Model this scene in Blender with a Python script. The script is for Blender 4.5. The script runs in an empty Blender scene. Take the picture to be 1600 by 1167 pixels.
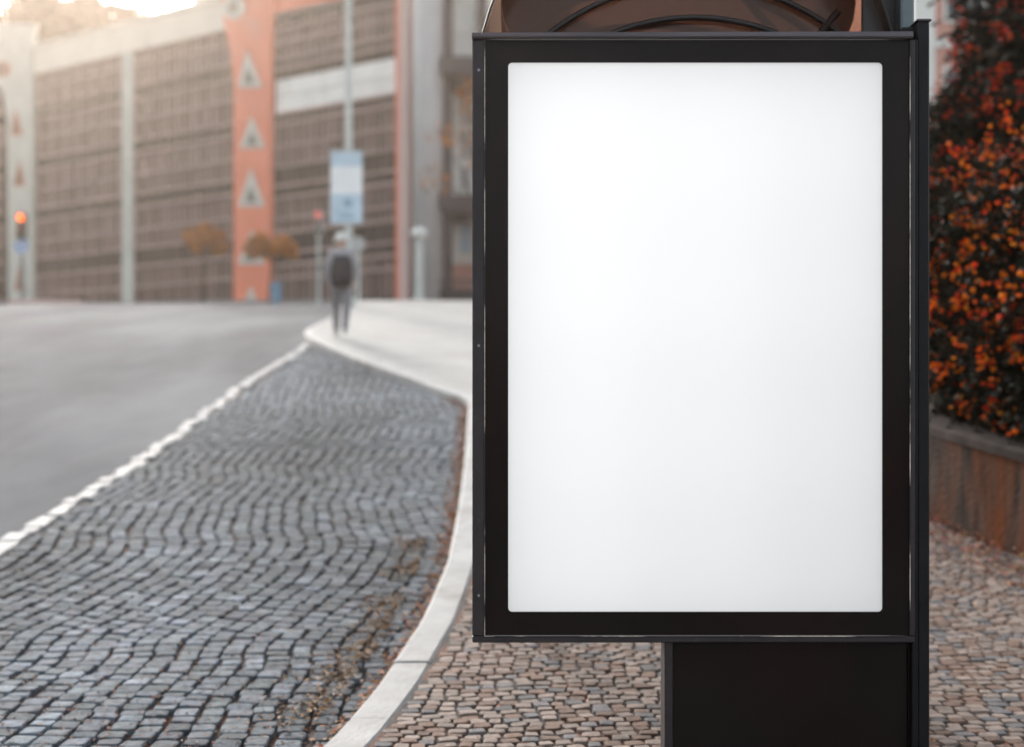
import bpy, math, random
from mathutils import Vector, Matrix
random.seed(7)
C = bpy.context.scene.collection
F = 2222.0; HZ = 650.0; EYE = 1.75
R = math.radians

# ------------------------------------------------------------------ terrain profile (height against distance up the street)
KN = [(-40,-4.0),(-10,-2.45),(0,-1.75),(4.5,-1.42),(7.4,-1.165),(10,-.83),(13,-.42),(16,.03),(20,.62),(25,1.35),(30,1.97),
      (36,2.72),(41,3.22),(60,4.7),(77.6,6.2),(85,6.6),(97.5,7.35),(140,10.5),(260,17),(600,24),(900,26)]
def g(y):
    n = len(KN)
    if y <= KN[0][0]: return KN[0][1] + EYE
    for i in range(n-1):
        if KN[i][0] <= y <= KN[i+1][0]:
            x0,p0 = KN[i]; x1,p1 = KN[i+1]; h = x1-x0; t = (y-x0)/h
            def sl(k):
                if k == 0: return (KN[1][1]-KN[0][1])/(KN[1][0]-KN[0][0])
                if k == n-1: return 0.01
                a = (KN[k][1]-KN[k-1][1])/(KN[k][0]-KN[k-1][0]); b = (KN[k+1][1]-KN[k][1])/(KN[k+1][0]-KN[k][0])
                return (a+b)/2
            m0,m1 = sl(i)*h, sl(i+1)*h
            return EYE + (2*t**3-3*t*t+1)*p0+(t**3-2*t*t+t)*m0+(-2*t**3+3*t*t)*p1+(t**3-t*t)*m1
    return KN[-1][1] + EYE
def wx(y): return 2.926+(.23 if y<9.85 else .10)*(9.85-y)      # face of the planter wall
def at(px, py, Y): return Vector(((px-800)/F*Y, Y, EYE+(HZ-py)/F*Y))
def lerp(tab, y):
    if y <= tab[0][0]: return tab[0][1]
    for (a,p),(b,q) in zip(tab, tab[1:]):
        if a <= y <= b: return p+(q-p)*(y-a)/(b-a)
    return tab[-1][1]

# ------------------------------------------------------------------ materials
MATS = {}
def nd(nt, t, **k):
    n = nt.nodes.new(t)
    for a,v in k.items(): setattr(n,a,v)
    return n
def mat(name, col, rough=.7, var=.15, scale=6, bump=0, bscale=60, metal=0, spec=.5, attr=None, coat=0, stain=None, vscale=None, emit=None, es=0):
    m = bpy.data.materials.new(name); m.use_nodes = True; nt = m.node_tree
    b = nt.nodes['Principled BSDF']
    b.inputs['Roughness'].default_value = rough; b.inputs['Metallic'].default_value = metal
    b.inputs['Specular IOR Level'].default_value = spec; b.inputs['Coat Weight'].default_value = coat
    tc = nd(nt,'ShaderNodeTexCoord'); mp = nd(nt,'ShaderNodeMapping'); nt.links.new(tc.outputs['Object'], mp.inputs[0])
    if vscale: mp.inputs['Scale'].default_value = vscale
    no = nd(nt,'ShaderNodeTexNoise'); no.inputs['Scale'].default_value = scale; no.inputs['Detail'].default_value = 6
    nt.links.new(mp.outputs[0], no.inputs['Vector'])
    r = nd(nt,'ShaderNodeMapRange'); r.inputs['From Min'].default_value=.3; r.inputs['From Max'].default_value=.7
    r.inputs['To Min'].default_value = 1-var; r.inputs['To Max'].default_value = 1+var
    nt.links.new(no.outputs['Fac'], r.inputs['Value'])
    mx = nd(nt,'ShaderNodeVectorMath', operation='SCALE')
    nt.links.new(r.outputs[0], mx.inputs['Scale'])
    if attr:
        a = nd(nt,'ShaderNodeAttribute', attribute_name=attr); nt.links.new(a.outputs['Color'], mx.inputs[0])
    else: mx.inputs[0].default_value = col
    out = mx.outputs[0]
    if stain:                      # stain = (colour, scale, lo, hi)
        n2 = nd(nt,'ShaderNodeTexNoise'); n2.inputs['Scale'].default_value = stain[1]; n2.inputs['Detail'].default_value = 8
        nt.links.new(mp.outputs[0], n2.inputs['Vector'])
        r2 = nd(nt,'ShaderNodeMapRange'); r2.inputs['From Min'].default_value=stain[2]; r2.inputs['From Max'].default_value=stain[3]
        nt.links.new(n2.outputs['Fac'], r2.inputs['Value'])
        mm = nd(nt,'ShaderNodeMix', data_type='RGBA'); nt.links.new(r2.outputs[0], mm.inputs['Factor'])
        nt.links.new(out, mm.inputs[6]); mm.inputs[7].default_value = (*stain[0],1); out = mm.outputs[2]
    nt.links.new(out, b.inputs['Base Color'])
    if bump:
        n3 = nd(nt,'ShaderNodeTexNoise'); n3.inputs['Scale'].default_value = bscale; n3.inputs['Detail'].default_value = 5
        nt.links.new(tc.outputs['Object'], n3.inputs['Vector'])
        bp = nd(nt,'ShaderNodeBump'); bp.inputs['Strength'].default_value = bump; bp.inputs['Distance'].default_value = .01
        nt.links.new(n3.outputs['Fac'], bp.inputs['Height']); nt.links.new(bp.outputs[0], b.inputs['Normal'])
    if emit:
        b.inputs['Emission Color'].default_value = (*emit,1); b.inputs['Emission Strength'].default_value = es
    MATS[name] = m
    return m
asphalt = mat('asphalt', (.068,.071,.082), .95, .3, 1.3, .4, 90, spec=.2, vscale=(1,.28,1), stain=((.145,.152,.157),.30,.44,.60))
granite = mat('granite_setts', (.3,.3,.3), .85, .35, 22, .6, 55, attr='col', spec=.14)
joint = mat('joint_sand', (.035,.028,.025), .95, .4, 9, .6, 60, stain=((.11,.04,.018),3,.5,.62))
lime = mat('limestone_kerb', (.275,.272,.265), .75, .16, 5, .5, 40, stain=((.17,.16,.145),3.1,.52,.75))
limeset = mat('limestone_setts', (.5,.5,.5), .9, .2, 25, .6, 60, attr='col')
def paving_mat():
    m = mat('limestone_paving', (.35,.342,.325), .95, .14, 1.2, .3, 50)
    nt = m.node_tree; b = nt.nodes['Principled BSDF']; src = b.inputs['Base Color'].links[0].from_socket
    tc = nd(nt,'ShaderNodeTexCoord'); v = nd(nt,'ShaderNodeTexVoronoi', feature='DISTANCE_TO_EDGE'); v.inputs['Scale'].default_value = 13
    nt.links.new(tc.outputs['Object'], v.inputs['Vector'])
    r = nd(nt,'ShaderNodeMapRange'); r.inputs['From Min'].default_value=.01; r.inputs['From Max'].default_value=.07
    nt.links.new(v.outputs['Distance'], r.inputs['Value'])
    mm = nd(nt,'ShaderNodeMix', data_type='RGBA'); nt.links.new(r.outputs[0], mm.inputs['Factor'])
    mm.inputs[6].default_value=(.30,.27,.23,1); nt.links.new(src, mm.inputs[7]); nt.links.new(mm.outputs[2], b.inputs['Base Color'])
    return m
paving = paving_mat()
soil = mat('dry_soil', (.16,.12,.085), .95, .3, .6, .5, 20)
blackgloss = mat('black_enamel', (.011,.0075,.007), .22, .3, 2, 0, spec=.10, stain=((.018,.009,.007),1.5,.45,.8))
frame_m = mat('painted_frame', (.026,.020,.021), .45, .25, 14, .15, 120, spec=.3, stain=((.07,.058,.055),9,.66,.8))
lip_m = mat('brushed_lip', (.10,.085,.088), .38, .2, 30, .1, 200, metal=.7, vscale=(.1,1,1))
post_m = mat('post_paint', (.008,.0075,.009), .45, .25, 10, .12, 90, spec=.18)
galv = mat('galvanised_post', (.10,.12,.13), .4, .15, 12, .05, 80, metal=.5)
wear = mat('worn_edge', (.60,.50,.42), .5, .4, 60, 0, stain=((.03,.024,.024),5,.47,.56))
screw_m = mat('screw_steel', (.25,.24,.24), .35, .1, 20, 0, metal=1)
def poster_mat():
    m = bpy.data.materials.new('opal_film'); m.use_nodes=True; nt=m.node_tree; nt.nodes.clear()
    o=nd(nt,'ShaderNodeOutputMaterial'); d=nd(nt,'ShaderNodeBsdfDiffuse'); d.inputs[0].default_value=(.8,.8,.8,1)
    t=nd(nt,'ShaderNodeBsdfTranslucent'); t.inputs[0].default_value=(.9,.9,.9,1); x=nd(nt,'ShaderNodeMixShader'); x.inputs[0].default_value=.5
    nt.links.new(d.outputs[0],x.inputs[1]); nt.links.new(t.outputs[0],x.inputs[2])
    gl=nd(nt,'ShaderNodeBsdfGlossy'); gl.inputs['Roughness'].default_value=.25; y=nd(nt,'ShaderNodeMixShader'); y.inputs[0].default_value=.03
    nt.links.new(x.outputs[0],y.inputs[1]); nt.links.new(gl.outputs[0],y.inputs[2]); nt.links.new(y.outputs[0],o.inputs[0]); return m
poster = poster_mat()
def smoked(name='smoked_acrylic',mixf=.10):
    m = bpy.data.materials.new(name); m.use_nodes=True; nt=m.node_tree; nt.nodes.clear()
    o=nd(nt,'ShaderNodeOutputMaterial'); t=nd(nt,'ShaderNodeBsdfTransparent'); t.inputs[0].default_value=(.72,.59,.52,1)
    gl=nd(nt,'ShaderNodeBsdfGlossy'); gl.inputs['Roughness'].default_value=.12; gl.inputs[0].default_value=(.35,.28,.25,1)
    df=nd(nt,'ShaderNodeBsdfDiffuse'); df.inputs[0].default_value=(.078,.050,.041,1)
    tr=nd(nt,'ShaderNodeBsdfTranslucent'); tr.inputs[0].default_value=(.062,.040,.032,1)
    ad=nd(nt,'ShaderNodeAddShader'); nt.links.new(df.outputs[0],ad.inputs[0]); nt.links.new(tr.outputs[0],ad.inputs[1])
    m1=nd(nt,'ShaderNodeMixShader'); m1.inputs[0].default_value=mixf; nt.links.new(t.outputs[0],m1.inputs[1]); nt.links.new(ad.outputs[0],m1.inputs[2])
    fr=nd(nt,'ShaderNodeValue'); fr.outputs[0].default_value=.05
    m2=nd(nt,'ShaderNodeMixShader'); nt.links.new(fr.outputs[0],m2.inputs[0]); nt.links.new(m1.outputs[0],m2.inputs[1]); nt.links.new(gl.outputs[0],m2.inputs[2])
    nt.links.new(m2.outputs[0],o.inputs[0]); return m
smoke = smoked(); smoke2 = smoked('brown_lining',.62)
rib_m = mat('dark_rib', (.016,.011,.010), .45, .1, 10)
wallm = mat('rusty_concrete', (.052,.037,.030), .95, .6, 4.5, 1.0, 30, spec=.08, vscale=(3.2,3.2,.6), stain=((.125,.037,.011),1.5,.40,.66))
coping = mat('wall_coping', (.05,.039,.034), .95, .35, 5, .6, 30, spec=.1)
leaf_m = mat('shrub_leaf', (.05,.055,.03), .7, .2, 3, attr='col', spec=.06)
flower_m = mat('flower_petal', (.8,.15,.02), .7, .1, 3, attr='col', spec=.1)
flower_m.node_tree.nodes['Principled BSDF'].inputs['Subsurface Weight'].default_value=0
bark = mat('bark', (.09,.065,.05), .9, .3, 20, .6, 40)
litter = mat('dry_leaf', (.35,.14,.04), .7, .2, 10, attr='col')
# far building
fin_m = mat('facade_fin', (.42,.37,.345), .6, .12, 3)
rail_m = mat('facade_rail', (.50,.46,.44), .6, .1, 2)
panel_m = mat('facade_panel', (.3,.3,.3), .45, .08, 1, attr='col')
cream = mat('cream_fascia', (.70,.66,.57), .7, .08, .5, .1, 4, stain=((.5,.46,.4),.35,.6,.8))
pale = mat('pale_pillar', (.50,.52,.47), .7, .08, .8, stain=((.4,.4,.36),.6,.6,.8))
orange_m = mat('orange_paint', (.80,.23,.13), .65, .07, .6, stain=((.68,.27,.18),.5,.55,.8))
pinkedge = mat('pink_plaster', (.66,.47,.43), .7, .06, .5)
tri_pale = mat('opening_surround', (.60,.58,.52), .7, .06, 1)
tri_dark = mat('opening_dark', (.14,.14,.11), .8, .1, 1)
tri_rust = mat('opening_rust', (.36,.12,.06), .8, .1, 1)
whitep = mat('white_panel', (.80,.79,.74), .6, .04, 1)
greyc = mat('grey_column', (.42,.42,.42), .6, .06, 1)
darkc = mat('dark_concrete', (.055,.042,.045), .75, .15, .8)
stonew = mat('pale_stone', (.80,.79,.74), .75, .08, .5)
glassd = mat('dark_glass', (.04,.045,.05), .12, .1, 1)
pinkw = mat('pink_wall', (.62,.33,.26), .8, .1, .6)
roofm = mat('roof_tile', (.30,.18,.13), .8, .15, 1)
polem = mat('pale_pole', (.50,.54,.51), .45, .1, 3)
signblue = mat('sign_blue', (.50,.64,.73), .45, .1, 3)
signwhite = mat('sign_white', (.88,.89,.89), .45, .05, 3)
signdeep = mat('sign_deep_blue', (.08,.20,.42), .4, .1, 3)
black = mat('matt_black', (.02,.02,.022), .6, .1, 5)
lampred = mat('signal_lit', (.8,.15,.03), .3, .02, 3, emit=(1,.13,.01), es=2.0)
lampoff = mat('signal_unlit', (.12,.03,.025), .3, .02, 3)
lampred2 = mat('signal_faint', (.5,.08,.06), .3, .02, 3, emit=(1,.12,.08), es=.35)
lampgrn = mat('signal_green_unlit', (.02,.07,.04), .3, .02, 3)
binm = mat('blue_plastic', (.14,.32,.48), .5, .1, 3)
carp = mat('car_paint', (.03,.028,.03), .25, .1, 3, coat=.8)
rubber = mat('tyre_rubber', (.02,.02,.02), .85, .1, 10)
taill = mat('tail_lamp', (.35,.02,.02), .2, .05, 3)
skin = mat('skin', (.50,.31,.23), .55, .05, 10)
jacket = mat('jacket_cloth', (.33,.32,.33), .85, .1, 14, .3, 60)
trous = mat('trouser_cloth', (.22,.21,.22), .85, .1, 14, .3, 60)
shoe = mat('shoe_white', (.65,.64,.62), .6, .1, 14)
hairm = mat('hat_cloth', (.68,.67,.63), .8, .05, 30)
packm = mat('backpack_nylon', (.028,.024,.028), .7, .15, 20, .3, 60)
globem = mat('globe_opal', (.7,.72,.68), .35, .03, 4)

# ------------------------------------------------------------------ mesh helpers
class MB:
    def __init__(s): s.v=[]; s.f=[]; s.m=[]; s.c=[]
    def face(s, ids, m=0, c=None): s.f.append(ids); s.m.append(m); s.c.append(c)
    def poly(s, pts, m=0, c=None):
        b=len(s.v); s.v += [tuple(p) for p in pts]; s.face(list(range(b,b+len(pts))),m,c)
    def box(s, x0,x1,y0,y1,z0,z1, m=0, c=None, T=None, bev=0):
        if bev:
            # chamfered box: octagonal prism outline + inset caps
            e=bev; out=[(x0+e,y0),(x1-e,y0),(x1,y0+e),(x1,y1-e),(x1-e,y1),(x0+e,y1),(x0,y1-e),(x0,y0+e)]
            inn=[(x0+e*1.4,y0+e),(x1-e*1.4,y0+e),(x1-e,y0+e*1.4),(x1-e,y1-e*1.4),(x1-e*1.4,y1-e),(x0+e*1.4,y1-e),(x0+e,y1-e*1.4),(x0+e,y0+e*1.4)]
            rings=[[(a,b_,z0) for a,b_ in inn],[(a,b_,z0+e) for a,b_ in out],[(a,b_,z1-e) for a,b_ in out],[(a,b_,z1) for a,b_ in inn]]
            s.rings(rings,m,c,T,closed=True,caps=True); return
        P=[Vector(p) for p in ((x0,y0,z0),(x1,y0,z0),(x1,y1,z0),(x0,y1,z0),(x0,y0,z1),(x1,y0,z1),(x1,y1,z1),(x0,y1,z1))]
        if T: P=[T@p for p in P]
        b=len(s.v); s.v += [tuple(p) for p in P]
        for q in ((0,3,2,1),(4,5,6,7),(0,1,5,4),(1,2,6,5),(2,3,7,6),(3,0,4,7)): s.face([b+i for i in q],m,c)
    def rings(s, rings, m=0, c=None, T=None, closed=True, caps=True):
        b=len(s.v); n=len(rings[0])
        for r in rings:
            for p in r:
                p=Vector(p); s.v.append(tuple(T@p if T else p))
        for k in range(len(rings)-1):
            for i in range(n if closed else n-1):
                j=(i+1)%n; s.face([b+k*n+i,b+k*n+j,b+(k+1)*n+j,b+(k+1)*n+i],m,c)
        if caps:
            s.face([b+i for i in range(n)][::-1],m,c); s.face([b+(len(rings)-1)*n+i for i in range(n)],m,c)
    def tube(s, pts, rad, n=10, m=0, c=None, caps=True):
        pts=[Vector(p) for p in pts]; rs=rad if isinstance(rad,(list,tuple)) else [rad]*len(pts); R_=[]
        for i,p in enumerate(pts):
            d=(pts[min(i+1,len(pts)-1)]-pts[max(i-1,0)]).normalized()
            u=d.cross(Vector((0,0,1)));  u = u if u.length>.05 else d.cross(Vector((0,1,0)))
            u.normalize(); w=d.cross(u)
            R_.append([p+(u*math.cos(2*math.pi*k/n)+w*math.sin(2*math.pi*k/n))*rs[i] for k in range(n)])
        s.rings(R_,m,c,None,True,caps)
    def lathe(s, prof, n=20, m=0, T=None, c=None):
        s.rings([[(r*math.cos(2*math.pi*k/n), r*math.sin(2*math.pi*k/n), z) for k in range(n)] for r,z in prof],m,c,T)
    def ball(s, ce, r, n=12, m=0, sc=(1,1,1), c=None):
        ce=Vector(ce); T=Matrix.Translation(ce)@Matrix.Diagonal((*sc,1))
        s.lathe([(max(1e-4,r*math.sin(math.pi*k/n)), -r*math.cos(math.pi*k/n)) for k in range(n+1)],max(8,n*2),m,T,c)
    def build(s, name, mats, root=None, smooth=False, bevel=0):
        if not isinstance(mats,(list,tuple)): mats=[mats]
        me=bpy.data.meshes.new(name); me.from_pydata(s.v,[],s.f)
        for m in mats: me.materials.append(m)
        me.polygons.foreach_set('material_index', s.m)
        if smooth: me.polygons.foreach_set('use_smooth',[True]*len(s.f))
        if any(c is not None for c in s.c):
            a=me.attributes.new('col','FLOAT_COLOR','FACE'); flat=[]
            for c in s.c: flat += [*(c or (.3,.3,.3)),1]
            a.data.foreach_set('color',flat)
        me.update(); o=bpy.data.objects.new(name,me); C.objects.link(o)
        if root is not None:
            o.parent=root; w=root.location if root.parent is None else root.parent.location
            if root.parent is None: o.matrix_parent_inverse=Matrix.Translation(-Vector(w))
            # a sub-part: its parent mesh sits at the world origin already
        if bevel:
            b=o.modifiers.new('bevel','BEVEL'); b.width=bevel; b.segments=2; b.limit_method='ANGLE'; b.angle_limit=R(40)
        return o
def tag(o,label=None,cat=None,group=None,kind=None):
    if label: o['label']=label
    if cat: o['category']=cat
    if group: o['group']=group
    if kind: o['kind']=kind
    return o
def thing(name,label,cat,loc=(0,0,0),group=None):
    o=bpy.data.objects.new(name,None); o.empty_display_size=.2; C.objects.link(o); o.location=loc
    return tag(o,label,cat,group)

# ------------------------------------------------------------------ camera, sky, sun
cam=bpy.data.cameras.new('camera'); co=bpy.data.objects.new('camera',cam); C.objects.link(co)
co.location=(0,0,EYE); co.rotation_euler=(R(90),0,0); cam.lens=50; cam.sensor_width=36
cam.shift_y=(HZ-583.5)/1600; cam.clip_end=2000; cam.clip_start=.05
cam.dof.use_dof=True; cam.dof.focus_distance=4.5; cam.dof.aperture_fstop=1.6
bpy.context.scene.camera=co
AZ=-20; EL=23
w=bpy.data.worlds.new('World'); bpy.context.scene.world=w; w.use_nodes=True; nt=w.node_tree
bg=nt.nodes['Background']; sk=nd(nt,'ShaderNodeTexSky',sky_type='NISHITA'); sk.sun_disc=False
sk.sun_elevation=R(EL); sk.sun_rotation=R(AZ); sk.air_density=1.4; sk.dust_density=4.0; sk.ozone_density=.7
hs=nd(nt,'ShaderNodeHueSaturation'); hs.inputs['Saturation'].default_value=.35; nt.links.new(sk.outputs[0],hs.inputs['Color'])
wm=nd(nt,'ShaderNodeVectorMath',operation='MULTIPLY'); wm.inputs[1].default_value=(.945,.985,1.04); nt.links.new(hs.outputs[0],wm.inputs[0])   # thin bright cloud: a whiter, warmer dome
nt.links.new(wm.outputs[0],bg.inputs[0]); bg.inputs[1].default_value=.15
sl=bpy.data.lights.new('sun','SUN'); so=bpy.data.objects.new('sun',sl); C.objects.link(so)
sl.energy=1.5; sl.angle=R(10); sl.color=(1,.93,.86)
sd=Vector((math.sin(R(AZ))*math.cos(R(EL)),math.cos(R(AZ))*math.cos(R(EL)),math.sin(R(EL))))
so.rotation_euler=sd.to_track_quat('Z','Y').to_euler(); so.location=(-20,30,40)
vs=bpy.context.scene.view_settings; vs.view_transform='Standard'; vs.look='None'; vs.exposure=1.3; vs.gamma=1

# ------------------------------------------------------------------ ground sheets
def sheet(name, ys, xl, xr, dz, m, kind='structure', nx=2, thick=0):
    b=MB(); n=nx+1
    for y in ys:
        a=xl(y); c=xr(y)
        for i in range(n): b.v.append((a+(c-a)*i/nx, y, g(y)+dz))
    for k in range(len(ys)-1):
        for i in range(nx):
            q=k*n+i; b.face([q,q+1,q+1+n,q+n])
    o=b.build(name,m,smooth=True); tag(o,kind=kind); return o
def yl(a,b,s):
    n=max(1,int((b-a)/s)); return [a+(b-a)*i/n for i in range(n+1)]
YS=yl(-40,30,.5)+yl(31,110,1.5)+yl(112,900,20)
sheet('ground',YS,lambda y:-600,lambda y:600,-.05,soil,nx=8)
road_ys=[y for y in YS if -40<=y<=112]
sheet('road',road_ys,lambda y:-120,lambda y:8,-.012,asphalt,nx=6)
# kerb line (left edge of the pavement as a function of Y)
KL=[(-6,-4.6),(0,-2.1),(3,-1.28),(4.5,-.90),(5.6,-.68),(6.25,-.59),(7.4,-.475),(8.8,-.40),(10.5,-.40),(12.4,-.42),(16.3,-.50),(16.7,-.62),(17.2,-.84),(18.7,-1.42),(20.9,-2.32),(22.4,-2.88),
    (23.4,-3.22),(24.1,-3.45),(24.8,-3.62),(25.6,-3.74),(27,-3.80),(30,-3.84),(36,-4.35),(44,-4.5),(60,-4.5),(78,-4.5)]
def kl(y): return lerp(KL,y)
PH=.11; KW=.18
pav_ys=yl(-6,30,.15)+yl(30.5,79,1.0)
o=sheet('pavement',pav_ys,lambda y:kl(y)+KW-.01,lambda y: wx(y)+.1 if y<24 else 45,PH-.012,paving,nx=4)
# kerb stones: a raised run of chamfered stones following the line
b=MB(); y=-5.5
while y<76:
    L=(.95 if y<16 else .62)+random.uniform(-.12,.12); y1=y+L
    n=6; rr=[]; hh=PH+random.uniform(-.004,.004)
    for i in range(n+1):
        yy=y+.004+(L-.008)*i/n; a=kl(yy); dx=(kl(yy+.05)-kl(yy-.05))/.1; s=math.sqrt(1+dx*dx)
        wd=KW*min(s,1.9); z=g(yy)
        rr.append([(a,yy,z-.1),(a+.006,yy,z+hh-.012),(a+.02,yy,z+hh),(a+wd-.015,yy,z+hh),(a+wd,yy,z+hh-.01),(a+wd,yy,z-.1)])
    b.rings(rr,0,None,None,True,True); y=y1
tag(b.build('kerb',lime),kind='structure')
# flush strip of pale stones between the road and the setts
b=MB(); y=-6
while y<25:
    L=random.uniform(.16,.3); xx=-3.44+random.uniform(-.035,.035)+.1*math.sin(y*.6)*.3; wd=random.uniform(.12,.17); z=g(y+L/2); s=(g(y+L)-g(y))/L
    T=Matrix.Translation((xx,y+L/2,z))@Matrix.Rotation(math.atan(s),4,'X')@Matrix.Rotation(random.uniform(-.05,.05),4,'Z')
    b.box(-wd/2,wd/2,-L/2+.006,L/2-.006,-.06,.012+random.uniform(0,.012),0,None,T,bev=.012); y+=L
tag(b.build('kerb_strip',lime),kind='structure')
# joint bed under the setts
sheet('bay_bed',yl(-6,24,.25),lambda y:-3.46,lambda y:kl(y)+.02,-.006,joint)
# granite setts in rippling courses
def sett(b,cx,cy,wx,wy,z,sl,rot,col,h,e):
    T=Matrix.Translation((cx,cy,z))@Matrix.Rotation(math.atan(sl),4,'X')@Matrix.Rotation(rot,4,'Z')@Matrix.Rotation(random.gauss(0,.025),4,'X')@Matrix.Rotation(random.gauss(0,.025),4,'Y')
    j=lambda v: v*random.uniform(.86,1.0)
    x=[-j(wx),j(wx),j(wx),-j(wx)]; yy=[-j(wy),-j(wy),j(wy),j(wy)]
    base=len(b.v)
    def corners(inset,zz):
        out=[]
        for k in range(4):
            X=x[k]-math.copysign(inset,x[k]); Y=yy[k]-math.copysign(inset,yy[k])
            # cut each corner for a worn outline
            c=min(wx,wy)*random.uniform(.12,.34)
            if k in(0,2): a1=(X,Y-math.copysign(c,Y)); a2=(X-math.copysign(c,X),Y)
            else: a1=(X-math.copysign(c,X),Y); a2=(X,Y-math.copysign(c,Y))
            out+= [a1,a2]
        return [(p[0],p[1],zz) for p in out]
    R_=[corners(0,-.03),corners(0,h-e),corners(e*.6,h-e*.25),corners(e*1.8,h)]
    for r_ in R_:
        for p in r_: b.v.append(tuple(T@Vector(p)))
    for k in range(3):
        for i in range(8):
            b.face([base+k*8+i,base+k*8+(i+1)%8,base+(k+1)*8+(i+1)%8,base+(k+1)*8+i],0,col)
    b.face([base+24+i for i in range(8)],0,col)
b=MB(); col_x=-3.9
# long wavy courses run up the street; the cross joints are tight, the long joints open and full of leaves
from mathutils import noise as NZ
def wave(x,y): return .30*NZ.noise(Vector((x*.22,y*.42,1.7)))+.10*NZ.noise(Vector((x*.5,y*1.3,5.1)))+.02*math.sin(y*2.3+.6*x)
while col_x<.1:
    cw=random.uniform(.104,.126); v=3.2+random.uniform(0,.1)
    while v<24.6:
        ln=random.uniform(.075,.125); cy=v+ln/2; cx=col_x+cw/2+wave(col_x,cy)+random.gauss(0,.0065)
        wl=cw
        if cx-cw/2<-3.335: 
            if cx+cw/2>-3.27: wl=cx+cw/2+3.335; cx=-3.335+wl/2
            else: v+=ln+.002; continue
        kk=kl(cy)-.004
        if cx+wl/2>kk:
            if cx-wl/2<kk-.045: r_=cx-wl/2; wl=kk-r_; cx=r_+wl/2
            else: v+=ln+.002; continue
        t=random.random(); k=random.uniform(.062,.115) if t<.8 else random.uniform(.115,.165)
        k*=1.13+.7*NZ.noise(Vector((cx*.8,cy*.35,9.3)))
        col=(k*random.uniform(.84,.92),k,k*random.uniform(1.06,1.18))
        dr=(wave(col_x,cy+.05)-wave(col_x,cy-.05))/.1
        sett(b,cx,cy,wl/2-random.uniform(.002,.0065),ln/2-random.uniform(.0008,.003),g(cy),(g(cy+.1)-g(cy-.1))/.2,-math.atan(dr)*.8,col,random.uniform(.015,.023),.0045)
        v+=ln+.002
    col_x+=cw+.002
o=b.build('cobblestones',granite); tag(o,kind='structure')
# small limestone setts on the near pavement
b=MB(); v=4.2
sheet('pavement_bed',yl(3.5,11.8,.3),lambda y:kl(y)+KW+.005,lambda y:wx(y)+.02,PH-.004,joint)
while v<11.6:
    pitch=.062+random.uniform(-.005,.005); xr=wx(v); x=kl(v)+KW-.05
    while x<xr+.05:
        wd=random.uniform(.055,.085)
        cy=v+.05*math.sin(x*5.5+v)+random.gauss(0,.006); cx=x+wd/2
        if kl(cy)+KW+wd/2<cx<wx(cy)-.01 and not(.45<cx<1.2 and cy<4.9):
            t=random.random()
            if t<.55: k=random.uniform(.17,.28); col=(k,k*.76,k*.62)
            elif t<.85: k=random.uniform(.12,.2); col=(k,k*.60,k*.42)
            else: k=random.uniform(.08,.16); col=(k,k*.92,k*.92)
            sett(b,cx,cy,wd/2-.002,pitch/2-.002,g(cy)+PH-.004,(g(cy+.1)-g(cy-.1))/.2,random.gauss(.12,.12),col,random.uniform(.008,.014),.0035)
        x+=wd+.003
    v+=pitch
o=b.build('pavement_setts',limeset); tag(o,kind='structure')

# ------------------------------------------------------------------ fallen leaves
def leafquad(b,p,s,col,up=None,flat=.35):
    n=Vector((random.gauss(0,flat),random.gauss(0,flat),1)).normalized() if up is None else up
    a=Vector((random.uniform(-1,1),random.uniform(-1,1),random.uniform(-.2,.2))); a=(a-n*a.dot(n)).normalized(); c=n.cross(a)
    bb=len(b.v); P=[p-a*s, p+c*s*.42+n*s*.12, p+a*s, p-c*s*.42+n*s*.12]
    b.v += [tuple(q) for q in P]; b.face([bb,bb+1,bb+2],0,col); b.face([bb,bb+2,bb+3],0,col)
b=MB()
def lcol():
    t=random.random()
    if t<.5: return (random.uniform(.30,.5),random.uniform(.11,.2),.025)
    if t<.8: return (random.uniform(.16,.28),random.uniform(.07,.10),.03)
    return (random.uniform(.42,.6),random.uniform(.10,.16),.04)
for i in range(2600):
    yy=random.uniform(4.5,17); d=abs(random.gauss(0,.055))
    xx=kl(yy)-.01-d; leafquad(b,Vector((xx,yy,g(yy)+.022+max(0,.03-d*.3)*random.random())),random.uniform(.010,.022),lcol())
for i in range(1500):    # clumps caught in a joint a little away from the kerb
    yy=random.choice([6.2,6.7,7.1,7.6,8.1,8.9,9.6])+random.gauss(0,.14); xx=kl(yy)-.18-abs(random.gauss(0,.12))
    leafquad(b,Vector((xx,yy,g(yy)+.024+random.uniform(0,.01))),random.uniform(.010,.02),(lambda q:(q*1.0,q*.44,q*.07))(random.uniform(.10,.34)))
for i in range(6500):
    yy=4.6+abs(random.gauss(0,3.2)); xx=random.uniform(-3.4,kl(yy)-.1)
    leafquad(b,Vector((xx,yy,g(yy)+.018+random.uniform(0,.008))),random.uniform(.006,.014),tuple(v*.5 for v in lcol()))
for i in range(2600):   # foot of the planter wall
    yy=random.uniform(5.5,13); d=abs(random.gauss(0,.28)); xx=wx(yy)-.015-d
    c=lcol() if random.random()<.7 else (random.uniform(.3,.45),.05,.06)
    leafquad(b,Vector((xx,yy,g(yy)+PH+.016+random.random()*max(.006,.06-.3*d))),random.uniform(.012,.026),c)
for i in range(500):
    yy=random.uniform(5,11); xx=random.uniform(-.2,3.2); leafquad(b,Vector((xx,yy,g(yy)+PH+.018)),random.uniform(.007,.014),lcol())
tag(b.build('fallen_leaves',litter),'small orange and brown fallen leaves gathered in the joints and along the kerb','leaves',kind='stuff')

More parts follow.
